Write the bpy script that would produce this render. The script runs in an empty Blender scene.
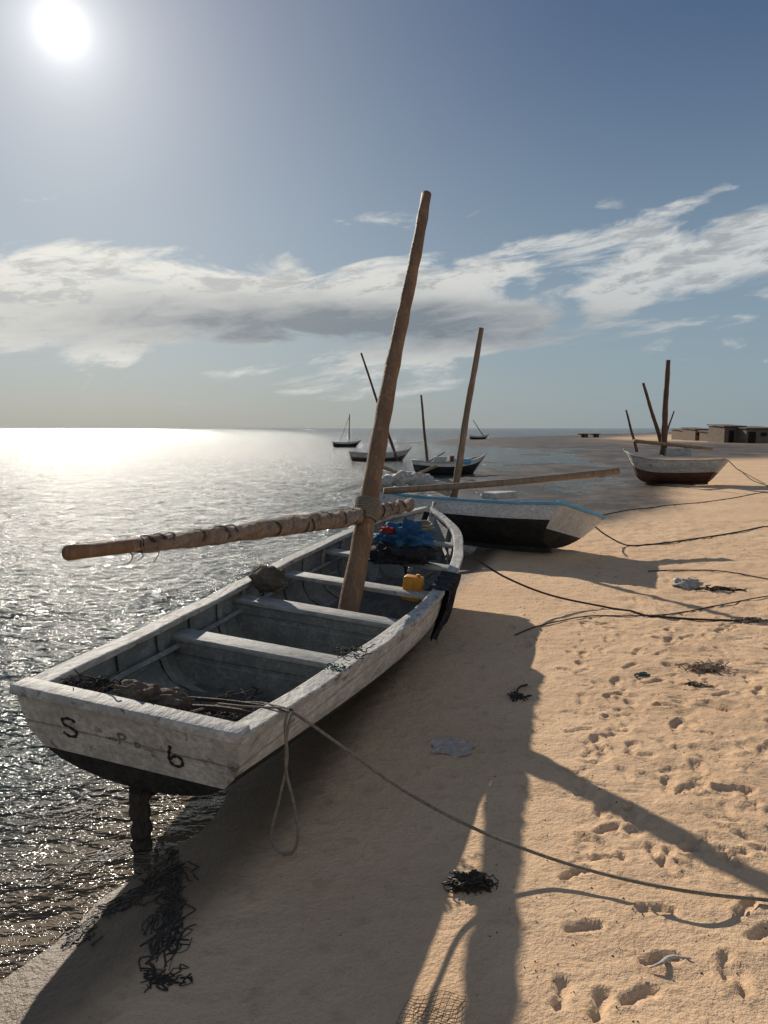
import bpy, math, random
import numpy as np
from mathutils import Vector, Matrix, Euler, noise as mnoise
random.seed(7); rng = np.random.RandomState(7)
COL = bpy.context.scene.collection
CAMH = 1.8; F = 740.0; TH = math.atan(84/740); CS, SN = math.cos(TH), math.sin(TH)
SUN_EL = math.radians(24.96); SUN_AZ = math.radians(-22.2)

# ------------------------------------------------------------------ helpers
def ray(px, py):
    dx = (px-384)/F; dy = (512-py)/F
    return Vector((dx, CS+dy*SN, -SN+dy*CS))
def P(px, py, Y):
    d = ray(px, py); t = Y/d.y
    return Vector((d.x*t, Y, CAMH+d.z*t))
def Z(px, py, z):
    d = ray(px, py); t = (z-CAMH)/d.z
    return Vector((d.x*t, d.y*t, z))

def hash2(ix, iy, s):
    h = np.sin(ix*127.1+iy*311.7+s*74.7)*43758.5453
    return h-np.floor(h)
def vnoise(x, y, s=0):
    ix = np.floor(x); iy = np.floor(y); fx = x-ix; fy = y-iy
    fx = fx*fx*(3-2*fx); fy = fy*fy*(3-2*fy)
    a = hash2(ix, iy, s); b = hash2(ix+1, iy, s); c = hash2(ix, iy+1, s); d = hash2(ix+1, iy+1, s)
    return (a+(b-a)*fx)*(1-fy)+(c+(d-c)*fx)*fy-0.5
def fbm(x, y, s=0, o=4):
    r = 0; a = 1
    for k in range(o):
        r = r+a*vnoise(x*2**k, y*2**k, s+k*3.3); a *= .5
    return r
def sstep(a, b, x):
    t = np.clip((x-a)/(b-a), 0, 1); return t*t*(3-2*t)

LAND = np.array([(-4.5,-60),(-3.6,-6),(-2.2,.6),(-1.30,2.25),(-.98,2.9),(-.62,4.2),(-.15,6.2),(.55,8.6),(1.3,11.0),(2.6,13.9),(4.7,18.3),(7.0,24.0),(9.9,33),(15,48),(20,62),
                 (14,76),(6,92),(10,118),(30,160),(70,215),(140,300),(500,520),(4000,900),(4000,-60)])
def sdist(x, y):
    x = np.asarray(x, float); y = np.asarray(y, float)
    d = np.full(x.shape, 1e18); inside = np.zeros(x.shape, bool)
    n = len(LAND)
    for i in range(n):
        ax, ay = LAND[i]; bx, by = LAND[(i+1) % n]
        ex, ey = bx-ax, by-ay
        t = np.clip(((x-ax)*ex+(y-ay)*ey)/(ex*ex+ey*ey), 0, 1)
        d = np.minimum(d, (x-ax-t*ex)**2+(y-ay-t*ey)**2)
        c = ((ay > y) != (by > y)) & (x < (bx-ax)*(y-ay)/((by-ay) if by != ay else 1e-9)+ax)
        inside ^= c
    d = np.sqrt(d); return np.where(inside, d, -d)
WZ = -0.035
def hbase(x, y, s=None):
    x = np.asarray(x, float); y = np.asarray(y, float)
    if s is None: s = sdist(x, y)
    s = s + .25*vnoise(x*.9, y*.9, 5)*np.clip(.3+np.abs(y)/30, .3, 6)
    h = np.where(s < 0, WZ+.10*s, WZ+.09*s)
    h = np.where(s > .45, WZ+.0405+.012*np.minimum(s-.45, 18), h)
    mk = sstep(12, 20, y)*sstep(120, 85, y)*sstep(-12, -2.5, s)*(x > 0)
    bar = WZ+.09*(fbm(x*.55+2, y*.17, 21, 4)+.10)*mk-.05*(1-mk)
    h = np.where(s < .3, np.maximum(h, bar), h)
    pk = sstep(14, 20, y)*sstep(70, 50, y)*sstep(6, 1, s)*(s > 0)
    h = h-.10*pk*sstep(.05, .30, fbm(x*.5, y*.16, 41, 3))
    return np.maximum(h, -1.6), s

class MB:
    def __init__(s): s.v = []; s.f = []; s.m = []
    def add(s, vs, fs, mi=0):
        o = len(s.v); s.v += [tuple(v) for v in vs]
        for f in fs: s.f.append(tuple(i+o for i in f)); s.m.append(mi)
    def box(s, c, size, rot=None, mi=0):
        R = (rot if rot is not None else Matrix.Identity(3)); c = Vector(c)
        vs = [c+R@Vector((x*size[0]/2, y*size[1]/2, z*size[2]/2)) for x in (-1,1) for y in (-1,1) for z in (-1,1)]
        s.add(vs, [(0,1,3,2),(4,6,7,5),(0,4,5,1),(2,3,7,6),(0,2,6,4),(1,5,7,3)], mi)
    def grid(s, rows, mi=0, close=False):
        n = len(rows[0]); vs = [v for r in rows for v in r]; fs = []
        for i in range(len(rows)-1):
            for j in range(n-1 if not close else n):
                k = (j+1) % n
                fs.append((i*n+j, i*n+k, (i+1)*n+k, (i+1)*n+j))
        s.add(vs, fs, mi)
    def tube(s, pts, rad, sides=8, mi=0, lump=None, flat=1.0):
        pts = [Vector(p) for p in pts]; n = len(pts)
        if not hasattr(rad, '__len__'): rad = [rad]*n
        t0 = (pts[1]-pts[0]).normalized()
        up = Vector((0,0,1)) if abs(t0.z) < .9 else Vector((1,0,0))
        a = t0.cross(up).normalized(); rows = []
        for i in range(n):
            t = (pts[min(i+1,n-1)]-pts[max(i-1,0)]).normalized()
            a = (a-t*a.dot(t)).normalized(); b = t.cross(a)
            row = []
            for j in range(sides):
                an = 2*math.pi*j/sides
                r = rad[i]*(1+(lump(i, an) if lump else 0))
                row.append(pts[i]+a*math.cos(an)*r+b*math.sin(an)*r*flat)
            rows.append(row)
        o = len(s.v); s.grid(rows, mi, True)
        s.f.append(tuple(o+j for j in range(sides))[::-1]); s.m.append(mi)
        s.f.append(tuple(o+(n-1)*sides+j for j in range(sides))); s.m.append(mi)
    def blob(s, c, size, amp=.3, freq=2.2, n=20, seed=0, rot=0, mi=0, squash=True):
        rows = []; c = Vector(c); R = Matrix.Rotation(rot, 3, 'Z')
        for i in range(n+1):
            th = math.pi*i/n; row = []
            for j in range(n*2):
                ph = math.pi*j/n
                d = Vector((math.sin(th)*math.cos(ph), math.sin(th)*math.sin(ph), math.cos(th)))
                q = d*freq+Vector((seed*7.1, seed*3.3, seed*1.7))
                r = 1+amp*(mnoise.noise(q)+.6*abs(mnoise.noise(q*2.3))+.3*mnoise.noise(q*5))*1.3
                p = d*r
                if squash and p.z < -.35: p.z = -.35+(p.z+.35)*.15
                row.append(c+R@Vector((p.x*size[0], p.y*size[1], p.z*size[2])))
            rows.append(row)
        s.grid(rows, mi, True)
    def build(s, name, mats, parent=None, smooth=True, M=None, bevel=0):
        me = bpy.data.meshes.new(name)
        vs = s.v if M is None else [tuple(M@Vector(v)) for v in s.v]
        me.from_pydata(vs, [], s.f)
        if not isinstance(mats, (list, tuple)): mats = [mats]
        for m in mats: me.materials.append(m)
        me.polygons.foreach_set('material_index', s.m)
        me.polygons.foreach_set('use_smooth', [smooth]*len(s.f))
        me.update()
        import bmesh
        b = bmesh.new(); b.from_mesh(me); bmesh.ops.remove_doubles(b, verts=b.verts, dist=1e-5); bmesh.ops.recalc_face_normals(b, faces=b.faces); b.to_mesh(me); b.free()
        o = bpy.data.objects.new(name, me); COL.objects.link(o)
        if parent: o.parent = parent
        if bevel:
            bv = o.modifiers.new('b', 'BEVEL'); bv.width = bevel; bv.segments = 2; bv.limit_method = 'ANGLE'
        return o
def tag(o, label=None, cat=None, group=None, kind=None):
    if label: o['label'] = label
    if cat: o['category'] = cat
    if group: o['group'] = group
    if kind: o['kind'] = kind
    return o
def empty(name, M, label, cat, group=None):
    o = bpy.data.objects.new(name, None); COL.objects.link(o); o.empty_display_size = .2
    o.matrix_world = M; return tag(o, label, cat, group)
def cr(xs, ys, x):
    n = len(xs); x = min(max(x, xs[0]), xs[-1])
    i = max(k for k in range(n-1) if xs[k] <= x+1e-12)
    def tan(k):
        if k == 0: return (ys[1]-ys[0])/(xs[1]-xs[0])
        if k == n-1: return (ys[-1]-ys[-2])/(xs[-1]-xs[-2])
        return (ys[k+1]-ys[k-1])/(xs[k+1]-xs[k-1])
    h = xs[i+1]-xs[i]; t = (x-xs[i])/h
    return ((2*t**3-3*t*t+1)*ys[i]+(t**3-2*t*t+t)*h*tan(i)+(-2*t**3+3*t*t)*ys[i+1]+(t**3-t*t)*h*tan(i+1))
def spline(pts, n=12):
    pts = [Vector(p) for p in pts]; k = len(pts); xs = [0]
    for i in range(1, k): xs.append(xs[-1]+max((pts[i]-pts[i-1]).length, 1e-4))
    N = n*(k-1)
    return [Vector([cr(xs, [p[c] for p in pts], xs[-1]*i/N) for c in range(3)]) for i in range(N+1)]

# ------------------------------------------------------------------ materials
def nt(name):
    m = bpy.data.materials.new(name); m.use_nodes = True
    t = m.node_tree; return m, t, t.nodes, t.links, t.nodes['Principled BSDF']
def mixc(N, L, fac, a, b, mode='MIX'):
    x = N.new('ShaderNodeMix'); x.data_type = 'RGBA'; x.blend_type = mode
    for i, val in ((0, fac), (6, a), (7, b)):
        if hasattr(val, 'is_linked'): L.new(val, x.inputs[i])
        elif i == 0: x.inputs[0].default_value = val
        else: x.inputs[i].default_value = (*val, 1)
    return x.outputs[2]
def noise(N, L, vec, scale, detail=6, rough=.6, dist=0):
    n = N.new('ShaderNodeTexNoise'); n.inputs['Scale'].default_value = scale; n.inputs['Detail'].default_value = detail
    n.inputs['Roughness'].default_value = rough; n.inputs['Distortion'].default_value = dist
    if vec is not None: L.new(vec, n.inputs['Vector'])
    return n.outputs['Fac']
def ramp(N, L, v, a, b):
    r = N.new('ShaderNodeMapRange'); r.interpolation_type = 'SMOOTHSTEP'
    L.new(v, r.inputs[0]); r.inputs[1].default_value = a; r.inputs[2].default_value = b
    return r.outputs[0]
def M_(name, c1, c2, scale=5, rough=.8, bump=.4, stretch=(1,1,1), c3=None, c3r=(.55,.65), fine=40, dist=.01, seams=0, spec=.3):
    m, t, N, L, B = nt(name)
    tc = N.new('ShaderNodeTexCoord'); mp = N.new('ShaderNodeMapping'); mp.inputs['Scale'].default_value = stretch
    L.new(tc.outputs['Object'], mp.inputs[0]); v = mp.outputs[0]
    n1 = noise(N, L, v, scale, 6, .65); n2 = noise(N, L, v, fine, 3, .6)
    c = mixc(N, L, ramp(N, L, n1, .38, .64), c1, c2)
    if c3:
        n3 = noise(N, L, v, scale*2.3, 6, .7, .3)
        c = mixc(N, L, ramp(N, L, n3, *c3r), c, c3)
    c = mixc(N, L, ramp(N, L, n2, .3, .8), c, tuple(k*.55 for k in c1))
    L.new(c, B.inputs['Base Color'])
    B.inputs['Roughness'].default_value = rough; B.inputs['Specular IOR Level'].default_value = spec
    ad = N.new('ShaderNodeMath'); ad.operation = 'ADD'; L.new(n1, ad.inputs[0]); L.new(n2, ad.inputs[1]); h = ad.outputs[0]
    if seams:
        w = N.new('ShaderNodeTexWave'); w.bands_direction = 'Z'; w.inputs['Scale'].default_value = seams; w.inputs['Distortion'].default_value = .6
        L.new(tc.outputs['Object'], w.inputs[0]); r = ramp(N, L, w.outputs['Fac'], 0, .12)
        a2 = N.new('ShaderNodeMath'); a2.operation = 'ADD'; L.new(h, a2.inputs[0]); L.new(r, a2.inputs[1]); h = a2.outputs[0]
    b = N.new('ShaderNodeBump'); b.inputs['Strength'].default_value = bump; b.inputs['Distance'].default_value = dist
    L.new(h, b.inputs['Height']); L.new(b.outputs[0], B.inputs['Normal'])
    return m
white = M_('weathered_white_paint', (.64,.60,.53), (.44,.40,.35), 5, .75, .8, (1,.35,1), (.15,.12,.09), (.56,.66), seams=1.9)
cleanwhite = M_('pale_hull_paint', (.74,.74,.72), (.60,.60,.58), 5, .7, .5, (1,.5,1), (.34,.32,.28), (.62,.75))
whitecap = M_('worn_white_cap_paint', (.57,.54,.49), (.38,.36,.32), 8, .7, .8, (1,.4,1), (.13,.11,.09), (.53,.64))
black = M_('black_tar_paint', (.018,.017,.016), (.05,.045,.04), 6, .7, .8, (1,.4,1), (.10,.085,.07), (.6,.75))
inner = M_('blue_grey_inner_paint', (.27,.275,.25), (.16,.16,.15), 6, .75, .6, (1,.4,1), (.38,.35,.30), (.55,.70), seams=1.6)
slate = M_('slate_floor_paint', (.17,.165,.145), (.09,.085,.075), 6, .8, .6, (1,.4,1), (.28,.22,.16), (.52,.66))
thw = M_('grey_thwart_paint', (.46,.45,.41), (.29,.28,.26), 8, .7, .6, (.4,1,1), (.12,.11,.10), (.54,.66))
wood = M_('mast_wood', (.30,.175,.095), (.17,.095,.055), 9, .7, 1.0, (1,1,.10), (.42,.29,.19), (.56,.72), fine=60)
palewood = M_('pale_spar_wood', (.30,.21,.14), (.20,.14,.09), 9, .75, .8, (1,1,.15), (.10,.07,.05), (.6,.75))
brownwood = M_('brown_spar_wood', (.17,.09,.05), (.10,.055,.035), 9, .75, .8, (1,1,.15))
darkwood = M_('dark_wood', (.05,.035,.028), (.03,.022,.018), 8, .8, .8, (1,1,.2))
postwood = M_('weedy_sternpost_wood', (.07,.055,.04), (.03,.025,.02), 18, .9, 1.2, (1,1,.5), (.14,.11,.08), (.56,.7))
cloth = M_('tan_sail_cloth', (.34,.25,.18), (.17,.12,.085), 14, .95, 1.0, (1,1,1), (.46,.38,.30), (.56,.70))
rope_m = M_('pale_rope', (.34,.29,.22), (.20,.16,.12), 40, .9, .8, fine=200)
ropedark = M_('dark_rope', (.07,.06,.05), (.04,.035,.03), 40, .9, .8, fine=200)
bluecloth = M_('blue_cloth', (.035,.13,.27), (.02,.07,.15), 8, .85, .8)
blackcloth = M_('black_cloth', (.02,.02,.023), (.04,.04,.045), 12, .9, 1.0)
brownbag = M_('brown_sacking', (.16,.12,.09), (.08,.065,.05), 12, .95, 1.0)
redcloth = M_('red_cloth', (.35,.03,.02), (.2,.02,.02), 8, .85, .5)
yellow = M_('yellow_plastic', (.66,.27,.02), (.50,.19,.02), 6, .45, .2)
green = M_('green_rope', (.04,.12,.09), (.03,.07,.06), 30, .9, .6)
weed = M_('dark_seaweed', (.03,.022,.014), (.06,.042,.025), 20, .5, .8, spec=.4)
tarblue = M_('pale_blue_paint', (.18,.50,.70), (.12,.36,.52), 6, .7, .6, (1,.4,1), (.45,.45,.42), (.58,.7))
rust = M_('rusty_red_bottom', (.16,.075,.045), (.09,.045,.03), 5, .8, .6, (1,.4,1), (.30,.22,.17), (.58,.7))
plastic = M_('pale_plastic', (.56,.47,.38), (.46,.38,.30), 5, .7, .3)
mud = M_('mud_wall', (.20,.15,.11), (.13,.10,.08), 2, .9, .5)
mudroof = M_('shack_roof', (.10,.085,.075), (.17,.14,.12), 2, .9, .5)
dark = M_('dark_opening', (.015,.013,.012), (.02,.018,.015), 3, .9, .1)
letter = M_('black_lettering_paint', (.02,.02,.02), (.04,.04,.04), 10, .7, .2)
faint = M_('faded_lettering_paint', (.15,.14,.13), (.25,.24,.22), 20, .8, .2)
shell = M_('shell_white', (.55,.50,.44), (.35,.30,.25), 20, .6, .3)

# sand
m, t, N, L, B = nt('beach_sand'); sand = m
geo = N.new('ShaderNodeNewGeometry'); pos = geo.outputs['Position']
at = N.new('ShaderNodeAttribute'); at.attribute_name = 'wet'; wet = at.outputs['Fac']
n1 = noise(N, L, pos, .7, 5, .6); n2 = noise(N, L, pos, 9, 5, .65); n3 = noise(N, L, pos, 240, 2, .6); n4 = noise(N, L, pos, 45, 3, .7)
n5 = noise(N, L, pos, .35, 7, .7)
c = mixc(N, L, ramp(N, L, n1, .35, .7), (.70,.475,.29), (.62,.405,.24))
c = mixc(N, L, ramp(N, L, n2, .5, .75), c, (.53,.345,.20))
c = mixc(N, L, ramp(N, L, n3, .58, .75), c, (.36,.235,.14))
c = mixc(N, L, ramp(N, L, n4, .67, .75), c, (.20,.13,.085))
wn = N.new('ShaderNodeMath'); wn.operation = 'MULTIPLY_ADD'; L.new(n2, wn.inputs[0]); wn.inputs[1].default_value = .35; L.new(wet, wn.inputs[2])
wm = ramp(N, L, wn.outputs[0], .3, 1.05)
sxy = N.new('ShaderNodeSeparateXYZ'); L.new(pos, sxy.inputs[0])
farw = ramp(N, L, sxy.outputs[1], 9, 17)
mudc = mixc(N, L, ramp(N, L, n5, .42, .60), (.045,.034,.024), (.13,.095,.065))
wc = mixc(N, L, farw, (.18,.125,.08), mudc)
c = mixc(N, L, wm, c, wc)
L.new(c, B.inputs['Base Color'])
rr = N.new('ShaderNodeMapRange'); L.new(wm, rr.inputs[0]); rr.inputs[3].default_value = .95; rr.inputs[4].default_value = .48; L.new(rr.outputs[0], B.inputs['Roughness'])
B.inputs['Specular IOR Level'].default_value = .2
ad = N.new('ShaderNodeMath'); ad.operation = 'MULTIPLY_ADD'; L.new(n3, ad.inputs[0]); ad.inputs[1].default_value = .14; L.new(n4, ad.inputs[2])
ad2 = N.new('ShaderNodeMath'); ad2.operation = 'MULTIPLY_ADD'; L.new(n2, ad2.inputs[0]); ad2.inputs[1].default_value = 2.6; L.new(ad.outputs[0], ad2.inputs[2])
b = N.new('ShaderNodeBump'); b.inputs['Strength'].default_value = .6; b.inputs['Distance'].default_value = .013
L.new(ad2.outputs[0], b.inputs['Height']); L.new(b.outputs[0], B.inputs['Normal'])

# water
m, t, N, L, B = nt('sea_water'); water = m
geo = N.new('ShaderNodeNewGeometry'); pos = geo.outputs['Position']
at = N.new('ShaderNodeAttribute'); at.attribute_name = 'shallow'; sh = at.outputs['Fac']
c = mixc(N, L, sh, (.062,.074,.070), (.12,.09,.06))
L.new(c, B.inputs['Base Color']); B.inputs['Roughness'].default_value = .14; B.inputs['IOR'].default_value = 1.33
B.inputs['Specular IOR Level'].default_value = .27
mp = N.new('ShaderNodeMapping'); mp.inputs['Scale'].default_value = (.7,1.3,1); mp.inputs['Rotation'].default_value = (0,0,math.radians(25)); L.new(pos, mp.inputs[0])
a1 = noise(N, L, mp.outputs[0], 1.3, 3, .55); a2 = noise(N, L, mp.outputs[0], 10, 3, .6)
s1 = N.new('ShaderNodeMath'); s1.operation = 'MULTIPLY_ADD'; L.new(a1, s1.inputs[0]); s1.inputs[1].default_value = 3.0; L.new(a2, s1.inputs[2])
b = N.new('ShaderNodeBump'); b.inputs['Strength'].default_value = 1.0; b.inputs['Distance'].default_value = .105
L.new(s1.outputs[0], b.inputs['Height']); L.new(b.outputs[0], B.inputs['Normal'])

# ------------------------------------------------------------------ terrain & sea sheets
def sheet(name, xs, ys, hfun, mat, attr):
    X, Y = np.meshgrid(xs, ys); s = sdist(X, Y); Zz, av = hfun(X, Y, s)
    nx, ny = len(xs), len(ys)
    co = np.stack([X, Y, Zz], -1).reshape(-1, 3)
    me = bpy.data.meshes.new(name); me.vertices.add(nx*ny); me.vertices.foreach_set('co', co.astype(np.float32).ravel())
    i = np.arange((ny-1)*nx).reshape(ny-1, nx)[:, :-1].ravel()
    q = np.stack([i, i+1, i+nx+1, i+nx], -1)
    me.loops.add(q.size); me.loops.foreach_set('vertex_index', q.ravel().astype(np.int32))
    me.polygons.add(len(q)); me.polygons.foreach_set('loop_start', (np.arange(len(q))*4).astype(np.int32))
    me.update(calc_edges=True); me.validate()
    me.polygons.foreach_set('use_smooth', np.ones(len(q), bool))
    a = me.attributes.new(attr, 'FLOAT', 'POINT'); a.data.foreach_set('value', av.ravel().astype(np.float32))
    me.materials.append(mat)
    o = bpy.data.objects.new(name, me); COL.objects.link(o); o['kind'] = 'structure'; return Zz
def cat(*a): return np.unique(np.concatenate([np.atleast_1d(np.asarray(k, float)) for k in a]).round(5))
feet = []
def trail(x, y, ang, n, step=.36, side=.07):
    for k in range(n):
        sd = side if k % 2 else -side
        feet.append((x+math.sin(ang)*step*k+math.cos(ang)*sd, y+math.cos(ang)*step*k-math.sin(ang)*sd, ang+random.uniform(-.2,.2), random.uniform(.65,.85), random.uniform(.6,1.1)))
        ang += random.uniform(-.08,.08)
for (px, py, an) in ((583,934,1.5),(660,967,1.3),(655,917,1.6),(740,990,.2),(760,940,1.2),(640,1003,1.2),(575,880,1.2),(606,835,.9),(665,862,.6),(690,850,.8),(735,860,1.4),(745,915,1.0),(610,865,1.5),(725,975,.3),(600,1012,.6),(560,1000,.4)):
    p = Z(px, py, 0); feet.append((p.x, p.y, an, .62, 1.6))
trail(1.5,2.9,.15,12); trail(2.6,3.2,-.25,10); trail(2.0,3.4,.6,8); trail(3.0,6.5,-.9,6); trail(1.5,5.2,1.0,7); trail(2.4,4.0,.1,10); trail(1.1,3.3,.25,9); trail(3.2,4.6,-.5,8); trail(1.8,3.9,-.2,8)
for k in range(520):
    y = 2.8*math.exp(random.random()*1.35); x = random.uniform(.27*y, .60*y+.6)
    feet.append((x, y, random.uniform(0,6.28), random.uniform(.3,.85), random.uniform(.4,1.15)))
def hsand(X, Y, s0):
    h, s = hbase(X, Y, s0)
    near = sstep(40, 12, np.abs(Y))*sstep(30, 10, np.abs(X))
    dry = sstep(.5, 1.6, s)
    rgh = (.30+1.15*sstep(.0, 1.4, X-Y*.18))
    h = h+near*dry*(.022*fbm(X*1.1, Y*1.1, 1, 4)+.012*fbm(X*6, Y*6, 2, 3)*rgh+.010*np.maximum(fbm(X*11, Y*11, 6, 2), 0)*rgh)
    h = h+near*(1-dry)*.008*fbm(X*3, Y*3, 4, 4)
    h = h+sstep(30, 90, X)*sstep(50, 90, Y)*sstep(1, 30, s)*(.5+.5*fbm(X*.05, Y*.05, 8, 3))*.5
    for (fx, fy, an, sc, dp) in feet:
        ix = np.searchsorted(X[0], [fx-.2, fx+.2]); iy = np.searchsorted(Y[:,0], [fy-.2, fy+.2])
        sl = (slice(iy[0], iy[1]), slice(ix[0], ix[1]))
        if X[sl].size == 0: continue
        dx = (X[sl]-fx)/sc; dy = (Y[sl]-fy)/sc
        u = dx*math.sin(an)+dy*math.cos(an); v = dx*math.cos(an)-dy*math.sin(an)
        v = v+.012*np.sin(u*14+fx*9); u = u+.010*np.sin(v*60+fy*7)
        e1 = ((u-.045)/.078)**2+(v/.042)**2; e2 = ((u+.065)/.055)**2+(v/.033)**2
        e = np.minimum(e1, e2)
        h[sl] += (-.014*sstep(1.35, .55, e)+.006*np.exp(-((e-1.85)/.65)**2))*sc*dp
    w = sstep(.75, .1, s)
    w = np.maximum(w, sstep(45, 6, s)*sstep(34, 50, Y)*(.95+.4*fbm(X*.2, Y*.08, 31, 3)))
    w = np.maximum(w, sstep(3.2, .8, s+.8*fbm(X*.6, Y*.2, 33, 3))*sstep(11, 16, Y))
    return h, np.clip(w, 0, 1)
gx = cat([-4000,-1500,-600,-250,-100,-50,-25,-14,-9], np.linspace(-6,-1.7,60), np.linspace(-1.7,3.4,340), np.linspace(3.4,8,120), np.linspace(8,30,110), np.linspace(30,120,50), [160,250,450,900,2000,4000])
gy = cat([-60,-20,-8,-4], np.linspace(-2,1.6,50), np.linspace(1.6,7,360), np.linspace(7,14,160), np.linspace(14,40,130), np.linspace(40,200,130), [250,320,450,700,1200,2500,6000])
HG = sheet('ground', gx, gy, hsand, sand, 'wet')
def gz(x, y):
    i = int(np.clip(np.searchsorted(gx, x)-1, 0, len(gx)-2)); j = int(np.clip(np.searchsorted(gy, y)-1, 0, len(gy)-2))
    u = (x-gx[i])/(gx[i+1]-gx[i]); v = (y-gy[j])/(gy[j+1]-gy[j])
    return float((HG[j,i]*(1-u)+HG[j,i+1]*u)*(1-v)+(HG[j+1,i]*(1-u)+HG[j+1,i+1]*u)*v)
def G(px, py, dz=0):
    z = 0
    for _ in range(8):
        p = Z(px, py, z); z = .5*z+.5*gz(p.x, p.y)
    return Vector((p.x, p.y, gz(p.x, p.y)+dz))
def hsea(X, Y, s):
    a = sstep(0, 1.6, -s); fade = sstep(60, 20, Y)
    c, d = math.cos(.5), math.sin(.5); U = X*c+Y*d; V = -X*d+Y*c
    w = .030*fbm(U*1.1+.5*np.sin(V*1.3), V*2.1, 11, 3)+.024*fbm(U*4.5, V*7, 12, 3)+.007*fbm(U*16, V*22, 15, 2)
    return WZ+w*(.12+.88*a)*fade, sstep(-1.3, 0, s)
wx = cat([-6000,-2500,-1000,-400,-150,-70], np.linspace(-40,-8,60), np.linspace(-8,0.5,300), np.linspace(.5,12,120), np.linspace(12,60,30), [100,200,500,1500,4000,6000])
wy = cat([-60,-20,-8], np.linspace(-3,1.5,50), np.linspace(1.5,9,300), np.linspace(9,25,200), np.linspace(25,60,90), [80,120,200,400,900,2000,4000,8000])
sheet('sea', wx, wy, hsea, water, 'shallow')

# ------------------------------------------------------------------ boats
def make_boat(label, group, xy, z, az, heel, L, B, S, K, mats, thwarts=(), ribs=0, rs=.12, rb=.8, pitch=0, nst=40, split=.47, tsplit=None, cap=.10, floor=True, bulk=(), full=2.3):
    Mx = Matrix.Translation((xy[0], xy[1], z)) @ Matrix.Rotation(-math.radians(az), 4, 'Z') @ Matrix.Rotation(math.radians(heel), 4, 'Y') @ Matrix.Rotation(math.radians(pitch), 4, 'X')
    root = empty('fishing_boat', Mx, label, 'boat', group)
    us = [0,.2,.4,.6,.76,.9,1.0]
    bf = lambda u: max(cr(us, B, u), .015); sf = lambda u: cr(us, S, u); kf = lambda u: cr(us, K, u)
    tsp = split**(1/1.7)
    ts = sorted([0,.06,.14,.24,.36,.5,.64,.76,.87,1]+[tsp]); si = ts.index(tsp)
    def zfr(t): return t**1.7
    def wf(t): return 1-(1-t)**full
    def pt(u, t, side, inset=0):
        zf = zfr(t); k, s_ = kf(u), sf(u)
        y = u*L-rs*zf*(1-u)**2-rb*(1-zf)*u**4
        w = max(bf(u)*wf(t)-inset, .004) if inset else bf(u)*wf(t)
        return Vector((side*w, y, k+(s_-k)*zf+(inset*.7 if t < .5 else 0)))
    U = [i/nst for i in range(nst+1)]
    h = MB()
    for side in (-1, 1):
        for a in range(len(ts)-1):
            mi = 0 if a >= si else 1
            h.grid([[pt(u, ts[a], side), pt(u, ts[a+1], side)] for u in U], mi)
            h.grid([[pt(u, ts[a], side, .035), pt(u, ts[a+1], side, .035)] for u in U[:-1]], 2)
    h.build('hull', [mats['top'], mats['bottom'], mats['inner']], root)
    tt = (tsplit if tsplit is not None else split)**(1/1.7)
    ts2 = sorted([0,.06,.14,.24,.36,.5,.64,.76,.87,1]+[tt]); si2 = ts2.index(tt)
    tr = MB()
    for off, rev in ((0, 0), (.045, 1)):
        for a in range(len(ts2)-1):
            mi = (0 if a >= si2 else 1) if not rev else 2
            row = []
            for t_ in (ts2[a], ts2[a+1]):
                p = pt(0, t_, 1); q = pt(0, t_, -1)
                row.append([q.lerp(p, k/6)+Vector((0, off, 0)) for k in range(7)])
            tr.grid(row, mi)
    tr.build('transom', [mats.get('ttop', mats['top']), mats['bottom'], mats['inner']], root, smooth=False)
    kb = MB(); rows = []
    for u in U:
        p = pt(u, 0, 1); y = p.y; zk = p.z
        low = zk-.07; wd = .026
        rows.append([Vector((-wd, y, low)), Vector((-wd-.004, y, zk+.02)), Vector((wd+.004, y, zk+.02)), Vector((wd, y, low))])
    kb.grid(rows, 0, True); kb.add(rows[0], [(0,1,2,3)]); kb.add(rows[-1], [(3,2,1,0)])
    kb.build('keel', mats['keel'], root, smooth=False)
    if mats.get('post'):
        p0 = pt(0, 0, 1); pk_ = MB()
        pk_.tube([Vector((0, p0.y+.03+.05*(1-q), -.06+(p0.z+.04)*q)) for q in [i/12 for i in range(13)]], [.042+.006*math.sin(i*1.9) for i in range(13)], 12, lump=lambda i, a: .22*mnoise.noise(Vector((math.cos(a)*1.5, math.sin(a)*1.5, i*.6))))
        pk_.build('sternpost', mats['post'], root)
    sp = MB(); sp.tube([pt(1, t_, 1)*1+Vector((-.004, .015, .0)) for t_ in (0,.1,.2,.35,.5,.7,.85,1)]+[pt(1,1,1)+Vector((0,.04,.07))], .032, 6)
    sp.build('stem', mats['cap'], root)
    for side in (-1, 1):
        g = MB(); rows = []
        for u in U:
            p = pt(u, 1, side); q = pt(min(u+.01, 1), 1, side); r = pt(max(u-.01, 0), 1, side)
            tn = (q-r); nrm = Vector((tn.y, -tn.x, 0)).normalized()*side
            if nrm.x*side < 0: nrm = -nrm
            o_ = p+nrm*(.022+.003*math.sin(u*53)); i_ = p-nrm*min(cap-.025, max(abs(p.x)-.003, .002)); jz = .004*math.sin(u*37+side)
            hgt = .035
            rows.append([o_+Vector((0,0,-hgt*.6)), o_+Vector((0,0,hgt*.5+jz)), i_+Vector((0,0,hgt*.5+jz)), i_+Vector((0,0,-hgt*.6))])
        g.grid(rows, 0, True); g.add(rows[0], [(0,1,2,3)])
        g.build('gunwale', mats['cap'], root, smooth=False, bevel=.008)
    tc_ = MB(); p = pt(0, 1, 1); q = pt(0, 1, -1)
    tc_.box((p+q)/2+Vector((0, .028, .012)), ((p-q).length+.03, .11, .045)); tc_.build('transom_cap', mats['cap'], root, bevel=.01)
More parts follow.
